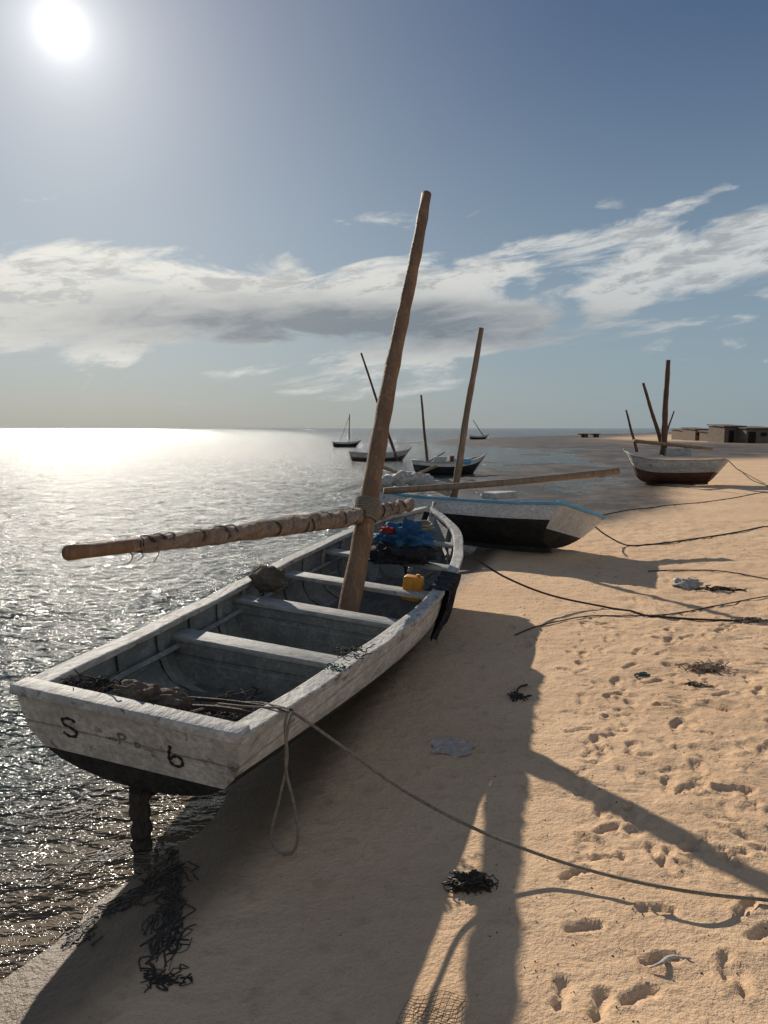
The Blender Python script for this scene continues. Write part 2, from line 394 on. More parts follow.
    if floor:
        fb = MB(); rows = []
        for u in [i/20 for i in range(0, 19)]:
            zz = kf(u)+.10; t_ = ((.10)/(sf(u)-kf(u)))**(1/1.7); w = bf(u)*wf(t_)-.03
            y = pt(u, t_, 1).y+ (.05 if u == 0 else 0)
            rows.append([Vector((x_*w, y, zz)) for x_ in (-1,-.5,0,.5,1)])
        fb.grid(rows); fb.build('floor_board', mats['floor'], root)
    for (ty, drop, wid) in thwarts:
        u = ty/L; zz = sf(u)-drop; t_ = min(1, ((zz-kf(u))/(sf(u)-kf(u)))**(1/1.7)); w = bf(u)*wf(t_)-.03
        tb = MB(); tb.box((0, ty, zz), (2*w, wid, .035)); tb.build('thwart', mats['thwart'], root, bevel=.006)
    for (ty, drop) in bulk:
        u = ty/L; rows = []
        for t_ in (.14,.24,.36,.5,.64,.78,.9):
            if kf(u)+(sf(u)-kf(u))*zfr(t_) > sf(u)-drop: break
            w = bf(u)*wf(t_)-.03; zz = kf(u)+(sf(u)-kf(u))*zfr(t_)
            rows.append([Vector((-w, ty, zz)), Vector((w, ty, zz))])
        w = rows[-1][1].x; rows.append([Vector((-w, ty, sf(u)-drop-.02)), Vector((w, ty, sf(u)-drop-.02))])
        k = MB(); k.grid(rows); k.grid([[v+Vector((0,.02,0)) for v in r] for r in rows])
        k.build('bulkhead', mats['inner'], root, smooth=False)
    for i in range(ribs):
        u = .05+.86*i/(ribs-1)
        for side in (-1, 1):
            k = MB(); k.tube([pt(u, t_, side, .05) for t_ in (.24,.36,.5,.62,.74,.86,.97)], .024, 4); k.build('rib', mats['rib'], root, smooth=False)
    if ribs:
        for side in (-1, 1):
            k = MB(); k.tube([pt(u, .80, side, .085) for u in [j/30*.93+.01 for j in range(31)]], .02, 4); k.build('stringer', mats['rib'], root, smooth=False)
    return root, Mx, Mx.inverted(), pt
def spar(name, mat, root, Mi, a, b, r0, r1, sides=12, bend=0, n=14):
    k = MB(); pts = []; rad = []
    a, b = Vector(a), Vector(b)
    for i in range(n+1):
        t_ = i/n; p = a.lerp(b, t_); p += Vector((.5, 0, -1)).normalized()*bend*math.sin(math.pi*t_)
        p += Vector((math.sin(t_*9), math.cos(t_*7), 0))*r0*.12
        pts.append(p); rad.append(r0+(r1-r0)*t_+r0*.05*math.sin(i*2.3))
    k.tube(pts, rad, sides); o = k.build(name, mat, root, M=Mi)
    return o, pts

mats1 = dict(top=white, bottom=black, inner=inner, cap=whitecap, keel=black, floor=slate, thwart=thw, rib=inner, post=postwood)
b1, M1, I1, pt1 = make_boat('large grey and white foreground fishing boat with leaning brown mast, S b on stern', None,
    (-1.09,3.02), 0, 15.5, 5.5, 5.75, [.515,.615,.70,.71,.63,.43,.05], [.65,.60,.575,.60,.66,.77,.88], [.27,.15,.08,.06,.08,.14,.22], mats1,
    thwarts=((1.30,.10,.17),(2.25,.08,.17),(3.10,.07,.18),(4.05,.07,.18),(4.75,.05,.16)), ribs=13, bulk=((1.22,.10),(2.18,.08)), split=.50, tsplit=.30, full=2.7)
mb, mt = Vector((-.27,5.67,.46)), P(426,194,7.57); dirm = (mb-mt).normalized()
o, mp_ = spar('mast', wood, b1, I1, mb+dirm*.40, mt, .088, .050, 16, n=30)
k = MB()
ax = (mt-mb).normalized(); cr0 = mb.lerp(mt, .185)
u1 = ax.orthogonal().normalized(); u2 = ax.cross(u1)
k.tube([cr0+ax*(-.09+.18*j/200)+(u1*math.cos(2*math.pi*j/20)+u2*math.sin(2*math.pi*j/20))*.096 for j in range(201)], .010, 5)
k.build('mast_lashing', rope_m, b1, M=I1)
y0 = P(68,553,2.70); yc = Vector((-.20,5.93,1.10)); y1 = Vector((.25,7.35,1.04))
yp = spline([y0, Vector((-.617,4.495,1.20)), yc, y1], 16)
k = MB(); k.tube(yp, [.029+.010*min(1, i/20) for i in range(len(yp))], 12); yard = k.build('yard', wood, b1, M=I1)
sp_ = spline(yp[3:-2:6]+[yp[-1]], 40); ns = len(sp_)
def sl(i, an):
    t_ = i/ns*3.6
    q = Vector((math.cos(an+t_*5.5)*.9, math.sin(an+t_*5.5)*.9, t_*2.2))
    q2 = Vector((math.cos(an+t_*9)*2.2, math.sin(an+t_*9)*2.2, t_*3.5))
    return .50*mnoise.noise(q)+.34*abs(mnoise.noise(q2))+.16*mnoise.noise(q2*2.3)+.20*mnoise.noise(Vector((t_*4.0, 3, 1)))
def sr(i): return (.031+.028*min(1, i/ns*1.8))*min(1, .8+i/60)
k = MB(); k.tube(sp_, [sr(i) for i in range(ns)], 30, lump=sl)
sail = k.build('furled_sail', cloth, yard, M=I1)
rgt = random.Random(4); jj = 8
while jj < ns-6:
    c0 = sp_[jj]; tg = (sp_[min(jj+1,ns-1)]-sp_[jj]).normalized(); a1_ = tg.orthogonal().normalized(); a2_ = tg.cross(a1_); r_ = sr(jj)*1.08
    sk = rgt.uniform(-.9,.9); ph = rgt.uniform(0,6)
    k = MB(); k.tube([c0+(a1_*math.cos(a)+a2_*math.sin(a))*r_*(1+.05*math.sin(3*a+ph))+tg*(sk*.05*math.sin(a+ph)+.003*a) for a in [2*math.pi*q/18 for q in range(rgt.choice((19,28,37)))]], rgt.uniform(.0022,.0038), 5)
    k.build('sail_tie', ropedark, sail, M=I1); jj += rgt.choice((5,9,16,24,34))
for j in (4, 9, 17, 70):
    c0 = sp_[j]; k = MB(); k.tube(spline([c0+Vector((0,0,-.025)), c0+Vector((.012,.01,-.05)), c0+Vector((-.01,0,-.07-.01*(j % 3)))], 4), .0028, 4)
    k.build('loose_cord', ropedark, sail, M=I1)
def stroke(name, pts, mat, r=.006):
    k = MB(); rows = []
    pts = spline([Vector((x, 0, z)) for x, z in pts], 8)
    for i, p in enumerate(pts):
        tg = (pts[min(i+1, len(pts)-1)]-pts[max(i-1, 0)]).normalized(); n_ = Vector((-tg.z, 0, tg.x))
        r2 = r*(1+.3*math.sin(i*.8)); q = []
        for sg in (-1, 1):
            v = p+n_*r2*sg; zf = (v.z-.27)/(.65-.27); q.append(Vector((v.x, -.12*zf-.0035, v.z)))
        rows.append(q)
    k.grid(rows); return k.build(name, mat, b1, smooth=False)
def rel(cx, cz, s, L_): return [(cx+x*s, cz+z*s) for x, z in L_]
stroke('painted_letter', rel(-.275,.520,.046,[(.75,.75),(.2,1.0),(-.6,.75),(-.55,.25),(.1,0),(.65,-.3),(.5,-.85),(-.2,-1),(-.8,-.7)]), letter, .0065)
stroke('painted_letter', rel(.225,.495,.048,[(-.35,1.1),(-.55,.3),(-.6,-.5),(-.2,-.95),(.45,-.85),(.65,-.35),(.35,.05),(-.2,0),(-.5,-.35)]), letter, .0065)
stroke('faded_letter', rel(-.02,.52,.030,[(-.5,1),(-.5,-.9)]), faint, .004)
stroke('faded_letter', rel(-.02,.52,.030,[(-.4,.9),(.4,.8),(.5,.2),(-.4,.05)]), faint, .004)
stroke('faded_letter', rel(.05,.51,.020,[(-.5,.5),(.4,.5),(.5,-.4),(-.4,-.5),(-.5,.4)]), faint, .004)

# ---- second boat
mats2 = dict(top=cleanwhite, bottom=black, inner=inner, cap=tarblue, keel=black, floor=slate, thwart=thw, rib=inner, ttop=cleanwhite)
b2, M2, I2, pt2 = make_boat('black hulled boat with pale blue rail tilted on the sand just beyond the foreground boat', None,
    (2.34,10.30), .02, -47, 14, 3.7, [.62,.74,.80,.76,.62,.38,.02], [.66,.60,.58,.58,.64,.74,.88], [.10,.06,.05,.05,.08,.16,.3], mats2,
    thwarts=((.9,.1,.18),(1.8,.08,.18),(2.7,.08,.18)), rs=.42, rb=.5, split=.60, tsplit=.40, cap=.09, full=1.9)
spar('mast', palewood, b2, I2, P(452,505,11.4), P(481,328,11.6), .060, .042, 10)
spar('yard', palewood, b2, I2, P(384,491,10.9), P(618,471,11.9), .05, .055, 10, bend=.03)
k = MB(); k.tube(spline([P(372,492,11.6),P(392,480,11.6),P(420,480,11.6),P(450,493,11.3)], 10), [.05+.06*math.sin(math.pi*i/30) for i in range(31)], 14, lump=lambda i, a: .25*math.sin(a*3+i)+.15*math.sin(i*1.3)); k.build('furled_white_sail', whitecap, b2, M=I2)
spar('boom', palewood, b2, I2, P(380,466,12.0), P(446,491,11.4), .030, .03, 8)
spar('boom', palewood, b2, I2, P(376,492,11.6), P(436,466,12.0), .025, .025, 8)
k = MB(); k.box(P(500,495,10.9), (.5,.3,.10), Matrix.Rotation(.7, 3, 'Z')); k.build('deck_box', whitecap, b2, M=I2, smooth=False, bevel=.02)

# ---- third boat
mats3 = dict(top=white, bottom=rust, inner=inner, cap=whitecap, keel=rust, floor=slate, thwart=thw, rib=inner)
c3x = P(709,484,23.4).x
b3, M3, I3, pt3 = make_boat('white boat with rusty bottom and several dark masts beached far right near the shacks', None,
    (c3x-.08,23.3), gz(c3x,23.3)-.02, -60, 5, 2.6, [.62,.70,.74,.72,.63,.44,.04], [.82,.78,.76,.77,.84,.94,1.07], [.12,.08,.05,.05,.1,.2,.35], mats3,
    thwarts=((.8,.08,.2),(1.7,.08,.2)), rs=.5, rb=.4, split=.45, tsplit=.45, full=1.9)
spar('mast', brownwood, b3, I3, P(663,455,24.2), P(668,360,24.2), .11, .075, 8)
spar('mast', brownwood, b3, I3, P(661,442,24.4), P(643,383,24.4), .07, .045, 8)
spar('spar', brownwood, b3, I3, P(637,452,24), P(626,410,24), .05, .03, 8)
spar('spar', brownwood, b3, I3, P(664,440,24.6), P(674,411,24.6), .035, .025, 8)
spar('yard', palewood, b3, I3, P(634,441,23.8), P(712,449,24.4), .06, .05, 8)
k = MB(); k.box(P(676,452,24.2), (.8,.5,.26)); k.build('deck_box', thw, b3, M=I3, smooth=False, bevel=.02)

# ---- moored boats
def moored(label, pxl, pxr, pyw, az, Bb, hgt, mats, masts, mat_m=brownwood, heel=0):
    Yd = Z(384, pyw, WZ).y; xl = P(pxl, pyw, Yd).x; xr = P(pxr, pyw, Yd).x; W = xr-xl
    s, c = math.sin(math.radians(az)), math.cos(math.radians(az))
    L_ = (W-2*Bb*abs(c)*.6)/abs(s)
    cx = (xl+xr)/2; org = (cx-s*L_/2, Yd-c*L_/2+ (.3))
    r, Mx, Mi, p_ = make_boat(label, None, org, WZ-.12*hgt, az, heel, L_, [Bb*.75,Bb*.92,Bb,Bb*.95,Bb*.75,Bb*.42,.02], [hgt*k_ for k_ in (1.05,.95,.92,.95,1.05,1.2,1.35)], [hgt*k_ for k_ in (.15,.05,0,0,.05,.15,.3)], mats,
        thwarts=((L_*.35,.08,.15),(L_*.6,.08,.15)), nst=18, rs=.15*hgt, rb=.8*hgt, split=.72 if mats is mats4 else .47)
    for (a, b_, r_) in masts:
        spar('mast', mat_m, r, Mi, P(a[0], a[1], Yd+.2), P(b_[0], b_[1], Yd+.2), r_, r_*.65, 8)
    return r, Mi, Yd
mats4 = dict(top=cleanwhite, bottom=black, inner=inner, cap=whitecap, keel=black, floor=slate, thwart=thw, rib=inner)
r4, I4, Y4 = moored('dark moored boat with pale rail and thin upright mast floating behind the black hulled boat', 415, 490, 475, 68, .48, .62, mats4, [((428,470),(421,395),.06),((428,462),(445,452),.03)])
k = MB(); k.box(P(440,460,Y4+.1), (.5,.3,.26)); k.build('engine_box', whitecap, r4, M=I4, smooth=False, bevel=.02)
k = MB(); k.box(P(462,461,Y4+.1), (.7,.3,.18)); k.build('cargo_box', tarblue, r4, M=I4, smooth=False, bevel=.02)
k = MB(); k.tube([P(452,466,Y4+.1), P(452,456,Y4+.1)], .09, 10); k.build('deck_drum', redcloth, r4, M=I4)
r5, I5, Y5 = moored('smallest dark boat far out at left with one short mast', 333, 361, 447, 80, .32, .55, mats4, [((349,445),(349.5,414),.06)])
k = MB(); k.tube([P(349.5,416,Y5+.2), P(340,441,Y5+.2)], .02, 5); k.build('stay', ropedark, r5, M=I5)
r6, I6, Y6 = moored('white moored boat half hidden behind the big brown mast with a mast leaning left', 351, 412, 461, 72, .42, .55, mats3, [((399,466),(361,353),.08)])
r7, I7, Y7 = moored('tiny far boat with slanted mast close to the horizon', 470, 490, 440, 75, .42, .75, mats4, [((484,437),(473,420),.07)])

# ------------------------------------------------------------------ gear in and on the foreground boat
def thing(name, k, mat, label, category, group=None, smooth=True, bevel=0):
    return tag(k.build(name, mat, None, smooth=smooth, bevel=bevel), label, category, group)
def L1(x, y, z): return M1 @ Vector((x, y, z))
k = MB(); k.blob(P(405,541,6.85), (.20,.17,.14), .55, 2.7, 30, 1); thing('tarpaulin', k, bluecloth, 'crumpled blue tarpaulin heaped near the bow of the foreground boat', 'tarpaulin')
k = MB(); k.blob(P(402,556,6.75), (.26,.20,.12), .45, 2.4, 30, 2); thing('cloth_heap', k, blackcloth, 'black cloth heap lying under the blue tarpaulin', 'cloth')
k = MB(); k.blob(P(388,531,6.75), (.055,.05,.04), .5, 2.5, 12, 3); thing('rag', k, redcloth, 'small red rag beside the blue tarpaulin', 'rag')
k = MB()
for r_ in range(7):
    c0 = L1(random.uniform(-.03,.03)+.05, 4.95+random.uniform(-.05,.05), .70+.018*r_); rad_ = random.uniform(.12,.2)
    k.tube([c0+Vector((math.cos(a)*rad_, math.sin(a)*rad_*.9, .015*math.sin(a*2+r_))) for a in [2*math.pi*j/22 for j in range(23)]], .014, 6)
thing('rope_coil', k, rope_m, 'pale rope coil lying in the bow of the foreground boat', 'rope')
c0 = P(413,588,5.95); R = Matrix.Rotation(-.27, 3, 'Z') @ Matrix.Rotation(.1, 3, 'Y')
root = empty('jerrycan', Matrix.Translation(c0) @ R.to_4x4(), 'yellow plastic container standing on the thwart right of the brown mast', 'container')
k = MB(); k.box((0,0,0), (.155,.12,.20)); k.build('container_body', yellow, root, bevel=.018)
k = MB(); k.tube([(.035,0,.10),(.035,0,.118)], .018, 10); k.build('cap', yellow, root)
k = MB(); rows = []
for i in range(20):
    row = []
    for j in range(22):
        a = j/21; v = i/19
        u_ = (3.0+a*.55)/5.75
        g_ = pt1(u_, 1, 1)
        if v < .2: loc_ = g_+Vector((-.10+.66*v, 0, .035+.01*math.sin(j)))
        else: loc_ = g_+Vector((.045-.10*(v-.2)**1.5+.022*math.sin(j*1.25+v*3)+.015*math.sin(j*2.7), .03*math.sin(v*4), .03-(v-.2)*(.46+.10*math.sin(j*.45)+.04*math.sin(j*1.9))))
        row.append(M1 @ loc_)
    rows.append(row)
k.grid(rows); thing('hanging_cloth', k, blackcloth, 'black cloth hanging over the right side rail of the foreground boat', 'cloth')
k = MB(); k.blob(P(268,578,5.45), (.14,.10,.09), .3, 2.0, 24, 4, rot=-.6, squash=False); thing('sack', k, brownbag, 'brown sack draped over the left rail of the foreground boat', 'sack')
k = MB(); k.blob(P(150,699,3.05), (.15,.06,.045), .6, 2.8, 28, 5, rot=-.25); thing('cloth_bundle', k, brownbag, 'brown cloth bundle on the stern above the lettering', 'cloth')
def tangle(k, c, size, n, r, seed=0, ground=False, flat=1.0):
    rg = random.Random(seed)
    for q in range(n):
        a = rg.uniform(0, 6.28); p = Vector(c)+Vector((rg.gauss(0,.4)*size[0], rg.gauss(0,.4)*size[1], rg.random()*size[2])); pts = []
        for s_ in range(6):
            if ground: p.z = max(p.z, gz(p.x, p.y)+.001)
            pts.append(p.copy())
            a += rg.uniform(-1.3,1.3)
            p = p+Vector((math.cos(a)*size[0]*.16, math.sin(a)*size[1]*.16, rg.uniform(-.4,.4)*size[2]))
            if not ground: p.z = max(p.z, c[2]-.002)
            else: p.z = min(p.z, gz(p.x, p.y)+size[2])
        k.tube(spline(pts, 3), r*rg.uniform(.6,1.3), 5, flat=flat)
def clump(name, px, py, size, n, r, mat, label, category, seed, dz=0):
    k = MB(); tangle(k, G(px, py, dz), size, n, r, seed, True); return thing(name, k, mat, label, category)
k = MB(); tangle(k, P(85,694,3.12), (.14,.08,.05), 90, .003, 3); thing('net_heap', k, ropedark, 'dark net heap on the left corner of the stern', 'net')
k = MB(); k.blob(P(98,688,3.2), (.05,.04,.04), .5, 3, 14, 9); thing('black_bag', k, blackcloth, 'small black bag beside the dark net heap on the stern', 'bag')
for a, b_, r_, lb in ((P(168,697,3.35), P(292,711,3.05), .010, 'upper thin stick lying across the stern of the foreground boat'), (P(178,706,3.22), P(268,716,3.02), .012, 'lower thin stick lying across the stern of the foreground boat')):
    k = MB(); k.tube(spline([a, a.lerp(b_, .5)+Vector((0,0,.01)), b_], 8), r_, 7); thing('stick', k, darkwood, lb, 'stick')
k = MB(); k.tube(spline([P(165,690,3.4),P(200,700,3.3),P(240,706,3.1),P(285,708,3.05)], 10), .005, 6)
k.tube(spline([P(190,712,3.1),P(225,704,3.2),P(262,703,3.15),P(290,712,3.0)], 10), .005, 6); thing('rope', k, rope_m, 'thin pale rope strands lying over the sticks on the stern', 'rope')
k = MB(); tangle(k, M1 @ (pt1(.215,1,1)+Vector((-.06,0,.022))), (.09,.12,.02), 26, .003, 8); thing('rope_scrap', k, ropedark, 'dark rope scrap on the right rail behind the rearmost thwart', 'rope')
k = MB(); tangle(k, M1 @ (pt1(.165,1,1)+Vector((-.02,0,.022))), (.05,.06,.012), 18, .003, 9); thing('green_rope_scrap', k, green, 'green rope scrap on the right rail near the stern', 'rope')
k = MB(); tangle(k, L1(.05,.75,.32), (.26,.20,.04), 70, .004, 19); thing('rope_tangle', k, ropedark, 'dark rope tangle on the floor of the rearmost compartment', 'rope')
lp = [P(288,710,3.02),P(285,726,2.98),P(287,760,2.95),P(279,800,2.93),P(271,838,2.92),P(281,853,2.92),P(293,852,2.92),P(298,835,2.92),P(293,800,2.93),P(286,770,2.94),P(287,735,2.97),P(292,712,3.02)]
k = MB(); k.tube(spline(lp, 8), .0065, 7); thing('rope_loop', k, rope_m, 'pale rope loop hanging down from the right stern corner', 'rope')
def rope(pts, r, lb, mat=rope_m):
    pts = spline(pts, 16)
    for p in pts:
        g_ = gz(p.x, p.y)+r*.8
        if p.z < g_: p.z = g_
    k = MB(); k.tube(pts, r, 7); return thing('mooring_rope', k, mat, lb, 'rope')
def gl_(pts, dz=.01):
    return [G(a, b_, dz) for a, b_ in pts]
A0 = P(290,711,3.05); rope([A0+Vector((-.12,.08,.0)), A0, P(340,745,3.03), P(400,788,2.98), P(465,824,2.90), P(530,851,2.82), P(600,873,2.70), P(680,890,2.58), G(768,903,.012), G(768,903,.01)+Vector((1.2,-.15,0))], .0070, 'long mooring rope sagging from the stern corner to the sand at lower right')
B0 = L1(.62,4.3,.66); rope([B0, P(470,556,7.2), P(505,577,7.2), P(550,595,7.2)]+gl_([(610,609),(650,617),(690,620),(745,622),(790,621),(860,610)]), .010, 'mooring rope running from the bow of the foreground boat to the right over the sand', ropedark)
rope([P(592,524,10.8), P(606,535,11.0)]+gl_([(628,546),(660,544),(690,540),(730,534),(768,527),(840,520)]), .011, 'mooring rope running right from the pale blue transom', ropedark)
rope(gl_([(515,636),(535,628),(560,622),(590,617),(625,617),(660,616),(690,612),(720,606),(768,597),(830,590)]), .006, 'loose thin rope curving over the sand below the bow rope', ropedark)
rope(gl_([(600,516),(625,511),(650,508),(675,505),(700,503),(735,498),(768,493),(830,490)]), .009, 'far straight rope lying on the sand beyond the pale blue transom', ropedark)
rope(gl_([(648,572),(668,571),(690,571),(710,571),(730,573),(768,580)]), .007, 'short dark rope lying on the sand above the white bag', ropedark)
rope([P(728,460,24.5)]+gl_([(738,470),(755,482),(790,492)]), .016, 'short mooring rope slanting down from the far white boat', ropedark)
clump('frayed_rope', 752, 622, (.16,.08,.03), 30, .006, rope_m, 'frayed pale rope knot on the sand at the right edge', 'rope', 12)

# ------------------------------------------------------------------ things on the sand
k = MB(); c0 = G(470,886); tangle(k, c0, (.080,.045,.030), 150, .0028, 21, True); k.blob(c0+Vector((0,0,.008)), (.055,.035,.03), .8, 3.4, 22, 6); thing('seaweed_clump', k, weed, 'compact black seaweed clump lying alone on the sand between the mast shadow and stern', 'seaweed')
k = MB(); c0 = G(452,747); rows = []
for i in range(20):
    row = []
    for j in range(20):
        x = (j/19-.5)*.25*(1-.3*abs(i/19-.4)*2*.6); y = (i/19-.5)*.26*(1-.5*abs(j/19-.5))
        ang = math.atan2(y, x); x *= 1+.12*math.sin(ang*5+1); y *= 1+.12*math.sin(ang*4)
        p = c0+Vector((x, y, 0)); p.z = gz(p.x, p.y)+.004+.004*math.sin(i*.8+j*.5)+.002*math.sin(j*1.1-i)
        row.append(p)
    rows.append(row)
k.grid(rows); thing('plastic_sheet', k, plastic, 'pale flat plastic sheet lying in the boat shadow', 'plastic')
k = MB(); k.blob(G(687,587,.02), (.13,.09,.06), .55, 2.4, 20, 7); thing('plastic_bag', k, shell, 'crumpled white plastic bag on the sand at right', 'bag')
clump('driftwood_scraps', 718, 590, (.26,.08,.03), 26, .006, darkwood, 'brown twigs lying right of the white plastic bag', 'twigs', 31)
clump('net_scrap', 706, 670, (.13,.11,.035), 110, .003, cloth, 'tan tangled net scrap on the sand at middle right', 'net', 32)
clump('twig_scrap', 694, 686, (.09,.05,.02), 20, .003, darkwood, 'small dark twig tangle just below the tan net scrap', 'twigs', 33)
clump('rope_end', 641, 676, (.08,.04,.015), 16, .004, green, 'small green rope end on the sand left of the tan net scrap', 'rope', 34)
clump('seaweed_clump', 518, 697, (.08,.08,.02), 26, .004, weed, 'little black weed tuft right of the hull in the shadow edge', 'seaweed', 35)
k = MB(); k.tube(spline([G(513,702,.01), G(519,692,.03), G(527,686,.01)], 6), .008, 6); thing('stick', k, darkwood, 'short black stick poking from the little weed tuft', 'stick')
k = MB(); k.tube(spline([G(649,970,.008), G(660,968,.016), G(672,961,.016), G(691,960,.006)], 8), [.003+.006*math.sin(math.pi*i/24) for i in range(25)], 8, flat=.6); thing('bone', k, shell, 'curved white bone fragment on the sand at lower right', 'bone')
def streak(pts, width, n, r, seed, label):
    rg = random.Random(seed); k = MB(); path = spline(pts, 12)
    for q in range(n):
        i0 = rg.randrange(0, len(path)-6); ln = rg.randint(4, min(9, len(path)-1-i0)); wv = width*rg.choice((.5,1,1,1.9)); off = Vector((rg.gauss(0,1)*wv, rg.gauss(0,1)*wv, 0)); sp2 = []
        for i in range(i0, i0+ln+1, 2):
            p = path[i]+off+Vector((rg.gauss(0,.6)*width, rg.gauss(0,.6)*width, 0)); p.z = max(gz(p.x, p.y), WZ)+.001+rg.random()*.003; sp2.append(p)
        if len(sp2) > 2: k.tube(spline(sp2, 3), r*rg.uniform(.4,1.8), 5, flat=.35)
    return thing('seaweed_clump', k, weed, label, 'seaweed')
streak([G(66,948),G(80,932),G(96,916)], .016, 70, .0026, 61, 'small dark seaweed clump at the left waterline nearest the bottom')
streak([G(45,885),G(90,868),G(130,852),G(158,842)], .026, 90, .0028, 62, 'long dark seaweed streak floating left of the sternpost')
streak([G(95,915),G(120,905),G(145,890),G(165,870)], .022, 80, .0028, 63, 'thin brown seaweed strands on wet sand left of the sternpost')
streak([G(170,850),G(172,872),G(174,905),G(168,935),G(160,965)], .028, 150, .0028, 64, 'dark seaweed streak running down the sand from the sternpost')
streak([G(150,968),G(160,982),G(185,975)], .022, 40, .0024, 65, 'sparse weed scraps below the sternpost streak')
streak([G(20,830),G(60,822),G(100,815)], .03, 40, .0026, 66, 'loose weed strands in the shallow water furthest left of the stern')
k = MB(); c0 = G(432,1014)  # dark tube grid modelled in place of a mesh shadow on the sand
def wm_(u, v):
    return c0+Vector(((u-.5)*.17+(v-.5)*.05, (v-.5)*.12, .018+.010*math.sin(u*7+v*4)))
for i in range(9):
    k.tube([wm_(i/8, v/12) for v in range(13)], .0009, 4); k.tube([wm_(u/12, i/8) for u in range(13)], .0009, 4)
thing('shadow_grid', k, ropedark, 'dark tube grid standing in for mesh shadows on the sand at the bottom edge', 'shadow grid')
k = MB(); kd = MB(); rg = random.Random(5)
for i in range(600):
    y = 2.0*math.exp(rg.random()*1.8); x = rg.uniform(.15*y, .62*y+.4)
    kk = k if rg.random() < .4 else kd; r_ = rg.uniform(.002,.006)*(.5+y*.16)
    z = gz(x, y)+.004; a = rg.uniform(0,6.28)
    kk.add([(x+math.cos(a+q*2.1)*r_*rg.uniform(.6,1.9), y+math.sin(a+q*2.1)*r_, z-.006) for q in range(3)]+[(x, y, z+r_*.3)], [(0,1,2),(0,1,3),(1,2,3),(2,0,3)])
o = k.build('shell_fragments', shell, None, smooth=False); tag(o, 'tiny pale shell fragments strewn over the sand', 'shell fragments', kind='stuff')
o = kd.build('weed_crumbs', darkwood, None, smooth=False); tag(o, 'tiny dark weed crumbs strewn over the sand', 'weed crumbs', kind='stuff')

# ------------------------------------------------------------------ shacks
def shack(px0, px1, pyt, Yd, dep, lb, door=.3, win=.7, slope=.15, rot=0):
    a = P(px0, 440, Yd); b_ = P(px1, 440, Yd); w = b_.x-a.x; top = P(px0, pyt, Yd).z; cx = (a.x+b_.x)/2
    z0 = gz(cx, Yd)-.3; h = top-z0
    root = empty('shack', Matrix.Translation((cx, Yd, z0)) @ Matrix.Rotation(rot, 4, 'Z'), lb, 'shack', 'shacks above the beach')
    k = MB(); k.box((0, dep/2, h/2), (w, dep, h)); k.build('wall', mud, root, smooth=False)
    k = MB(); k.box((0, dep/2, h+.05), (w+.3, dep+.3, .12), Matrix.Rotation(slope*.3, 3, 'X')); k.build('roof', mudroof, root, smooth=False)
    k = MB(); k.box(((door-.5)*w, -.02, .3+h*.32), (min(.9, w*.25), .05, h*.62)); k.build('door', dark, root, smooth=False)
    k = MB(); k.box(((win-.5)*w, -.02, h*.65), (min(.7, w*.2), .05, h*.2)); k.build('window', dark, root, smooth=False)
shack(683,693,430,98,4,'small low shack, leftmost of the row', .3,.75)
shack(695,708,429,92,4,'low shack with flat roof, second from the left', .6,.2)
shack(710,722,432,88,3,'lowest shack in the middle of the row', .4,.8)
shack(724,744,426,80,4,'taller brown shack, second from the right', .35,.75)
shack(746,775,428,78,4,'widest brown shack at the right edge', .2,.6)
for px, w_, lb in ((581,7,'left dark hut on the far sand spit'),(593,6,'right dark hut on the far sand spit')):
    shack(px, px+w_, 434, 125, 2, lb)

# ------------------------------------------------------------------ world, sun, camera
W = bpy.data.worlds.new('World'); bpy.context.scene.world = W; W.use_nodes = True
t = W.node_tree; N = t.nodes; L = t.links; bg = N['Background']
def mth(op, a, b=None, c=None, clamp=False):
    n = N.new('ShaderNodeMath'); n.operation = op; n.use_clamp = clamp
    for i, v in enumerate((a, b, c)):
        if v is None: continue
        if hasattr(v, 'is_linked'): L.new(v, n.inputs[i])
        else: n.inputs[i].default_value = v
    return n.outputs[0]
sky = N.new('ShaderNodeTexSky'); sky.sky_type = 'NISHITA'; sky.sun_disc = False; sky.sun_elevation = SUN_EL; sky.sun_rotation = SUN_AZ
sky.air_density = 1.0; sky.dust_density = .6; sky.ozone_density = 1.5
tc = N.new('ShaderNodeTexCoord'); sx = N.new('ShaderNodeSeparateXYZ'); L.new(tc.outputs['Generated'], sx.inputs[0])
x_, y_, z_ = sx.outputs
az = mth('ARCTAN2', x_, y_); el = mth('ARCSINE', z_)
sd = Vector((math.cos(SUN_EL)*math.sin(SUN_AZ), math.cos(SUN_EL)*math.cos(SUN_AZ), math.sin(SUN_EL)))
dt = N.new('ShaderNodeVectorMath'); dt.operation = 'DOT_PRODUCT'; L.new(tc.outputs['Generated'], dt.inputs[0]); dt.inputs[1].default_value = sd
dot = mth('MAXIMUM', dt.outputs['Value'], 0)
def gauss(v, c, s):
    q = mth('DIVIDE', mth('SUBTRACT', v, c), s); return mth('EXPONENT', mth('MULTIPLY', mth('MULTIPLY', q, q), -1))
cv = N.new('ShaderNodeCombineXYZ'); L.new(mth('MULTIPLY', az, 4.6), cv.inputs[0])
L.new(mth('MULTIPLY', mth('SUBTRACT', el, mth('MULTIPLY', az, .10)), 17), cv.inputs[1]); cv.inputs[2].default_value = 8.3
n1 = noise(N, L, cv.outputs[0], 1.15, 10, .60, .5)
n2 = noise(N, L, cv.outputs[0], 3.4, 8, .66, .4)
n3 = noise(N, L, cv.outputs[0], .9, 3, .5, 0)
elw = mth('ADD', el, mth('MULTIPLY', mth('SUBTRACT', n3, .5), .06))
elc = mth('MULTIPLY_ADD', az, .085, .188)
band = gauss(el, elc, .052)
low = gauss(elw, .130, .034)
lowaz = gauss(az, -.06, .38)
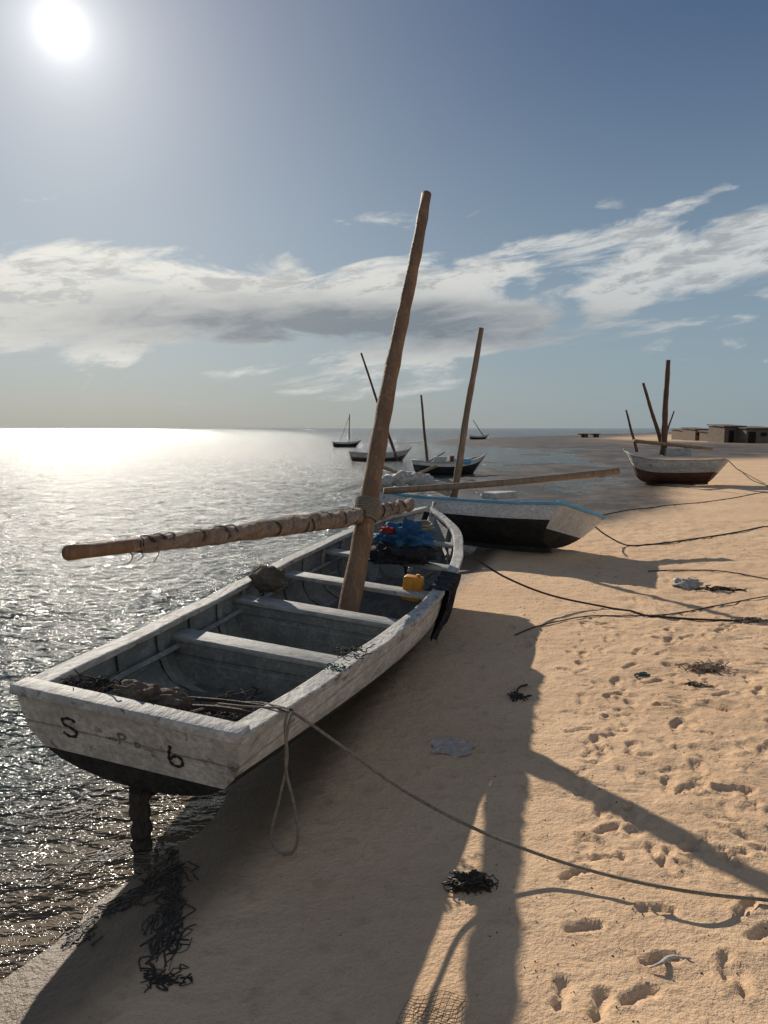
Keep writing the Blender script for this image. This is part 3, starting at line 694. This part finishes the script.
lowm = mth('MULTIPLY', low, lowaz)
bias = mth('ADD', mth('MULTIPLY', band, .21), mth('MULTIPLY', lowm, .24))
bias = mth('ADD', bias, mth('MULTIPLY', gauss(el, .080, .035), .07))
bias = mth('SUBTRACT', bias, mth('MULTIPLY', ramp(N, L, el, .24, .32), .10))
bias = mth('ADD', bias, mth('MULTIPLY', mth('SUBTRACT', n2, .5), .14))
den = mth('ADD', n1, bias)
dens = ramp(N, L, den, .58, .72)
dens = mth('MULTIPLY', dens, ramp(N, L, el, .01, .06))
thick = ramp(N, L, mth('ADD', n2, mth('MULTIPLY', den, .4)), .74, .94)
lowg = mth('MULTIPLY', lowm, mth('MULTIPLY_ADD', n2, 1.3, .45), clamp=True)
greymix = mth('MAXIMUM', mth('MULTIPLY', thick, .55), lowg)
sunny = mth('POWER', dot, 6)
SK = 0.07
def sc(c, k=1): return tuple(v*k/SK for v in c)
upf = ramp(N, L, el, .0, .55)
clear = mixc(N, L, upf, sc((.25,.35,.43)), sc((.050,.098,.20)))
back = ramp(N, L, dt.outputs['Value'], .35, -.5)
clear = mixc(N, L, back, clear, sc((.38,.42,.48)))
skc = mixc(N, L, .84, sky.outputs[0], clear)
brt = mixc(N, L, sunny, sc((.62,.64,.64)), sc((.78,.75,.67)))
gry = mixc(N, L, sunny, sc((.16,.20,.25)), sc((.22,.235,.25)))
cc = mixc(N, L, greymix, brt, gry)
hz = mth('EXPONENT', mth('MULTIPLY', mth('MAXIMUM', el, 0), -13))
hzc = mixc(N, L, mth('POWER', dot, 4), sc((.25,.32,.35)), sc((.42,.38,.30)))
c = mixc(N, L, mth('MULTIPLY', hz, .85), skc, hzc)
c = mixc(N, L, mth('MULTIPLY', dens, .92), c, cc)
gl = mth('ADD', mth('MULTIPLY', mth('POWER', dot, 5000), .8/SK), mth('ADD', mth('MULTIPLY', mth('POWER', dot, 900), .34/SK), mth('ADD', mth('MULTIPLY', mth('POWER', dot, 130), .22/SK), mth('MULTIPLY', mth('POWER', dot, 14), .18/SK))))
gc = N.new('ShaderNodeCombineXYZ'); L.new(gl, gc.inputs[0]); L.new(mth('MULTIPLY', gl, .98), gc.inputs[1]); L.new(mth('MULTIPLY', gl, .92), gc.inputs[2])
c = mixc(N, L, 1.0, c, gc.outputs[0], 'ADD')
L.new(c, bg.inputs['Color']); bg.inputs['Strength'].default_value = SK
W.cycles.sampling_method = 'MANUAL'; W.cycles.sample_map_resolution = 1024

ld = bpy.data.lights.new('Sun', 'SUN'); ld.energy = 5; ld.angle = math.radians(.53); ld.color = (1,.92,.80)
lo = bpy.data.objects.new('Sun', ld); COL.objects.link(lo); lo.rotation_euler = (-sd).to_track_quat('-Z', 'Y').to_euler(); lo.location = (0,0,20)
cd = bpy.data.cameras.new('Camera'); cam = bpy.data.objects.new('Camera', cd); COL.objects.link(cam)
cd.sensor_fit = 'VERTICAL'; cd.sensor_height = 36; cd.lens = 36*F/1024; cd.clip_start = .05; cd.clip_end = 20000
cam.location = (0,0,CAMH); cam.rotation_euler = (math.pi/2-TH, 0, 0)
sc_ = bpy.context.scene; sc_.camera = cam
sc_.view_settings.view_transform = 'Standard'; sc_.view_settings.look = 'None'; sc_.view_settings.exposure = 0
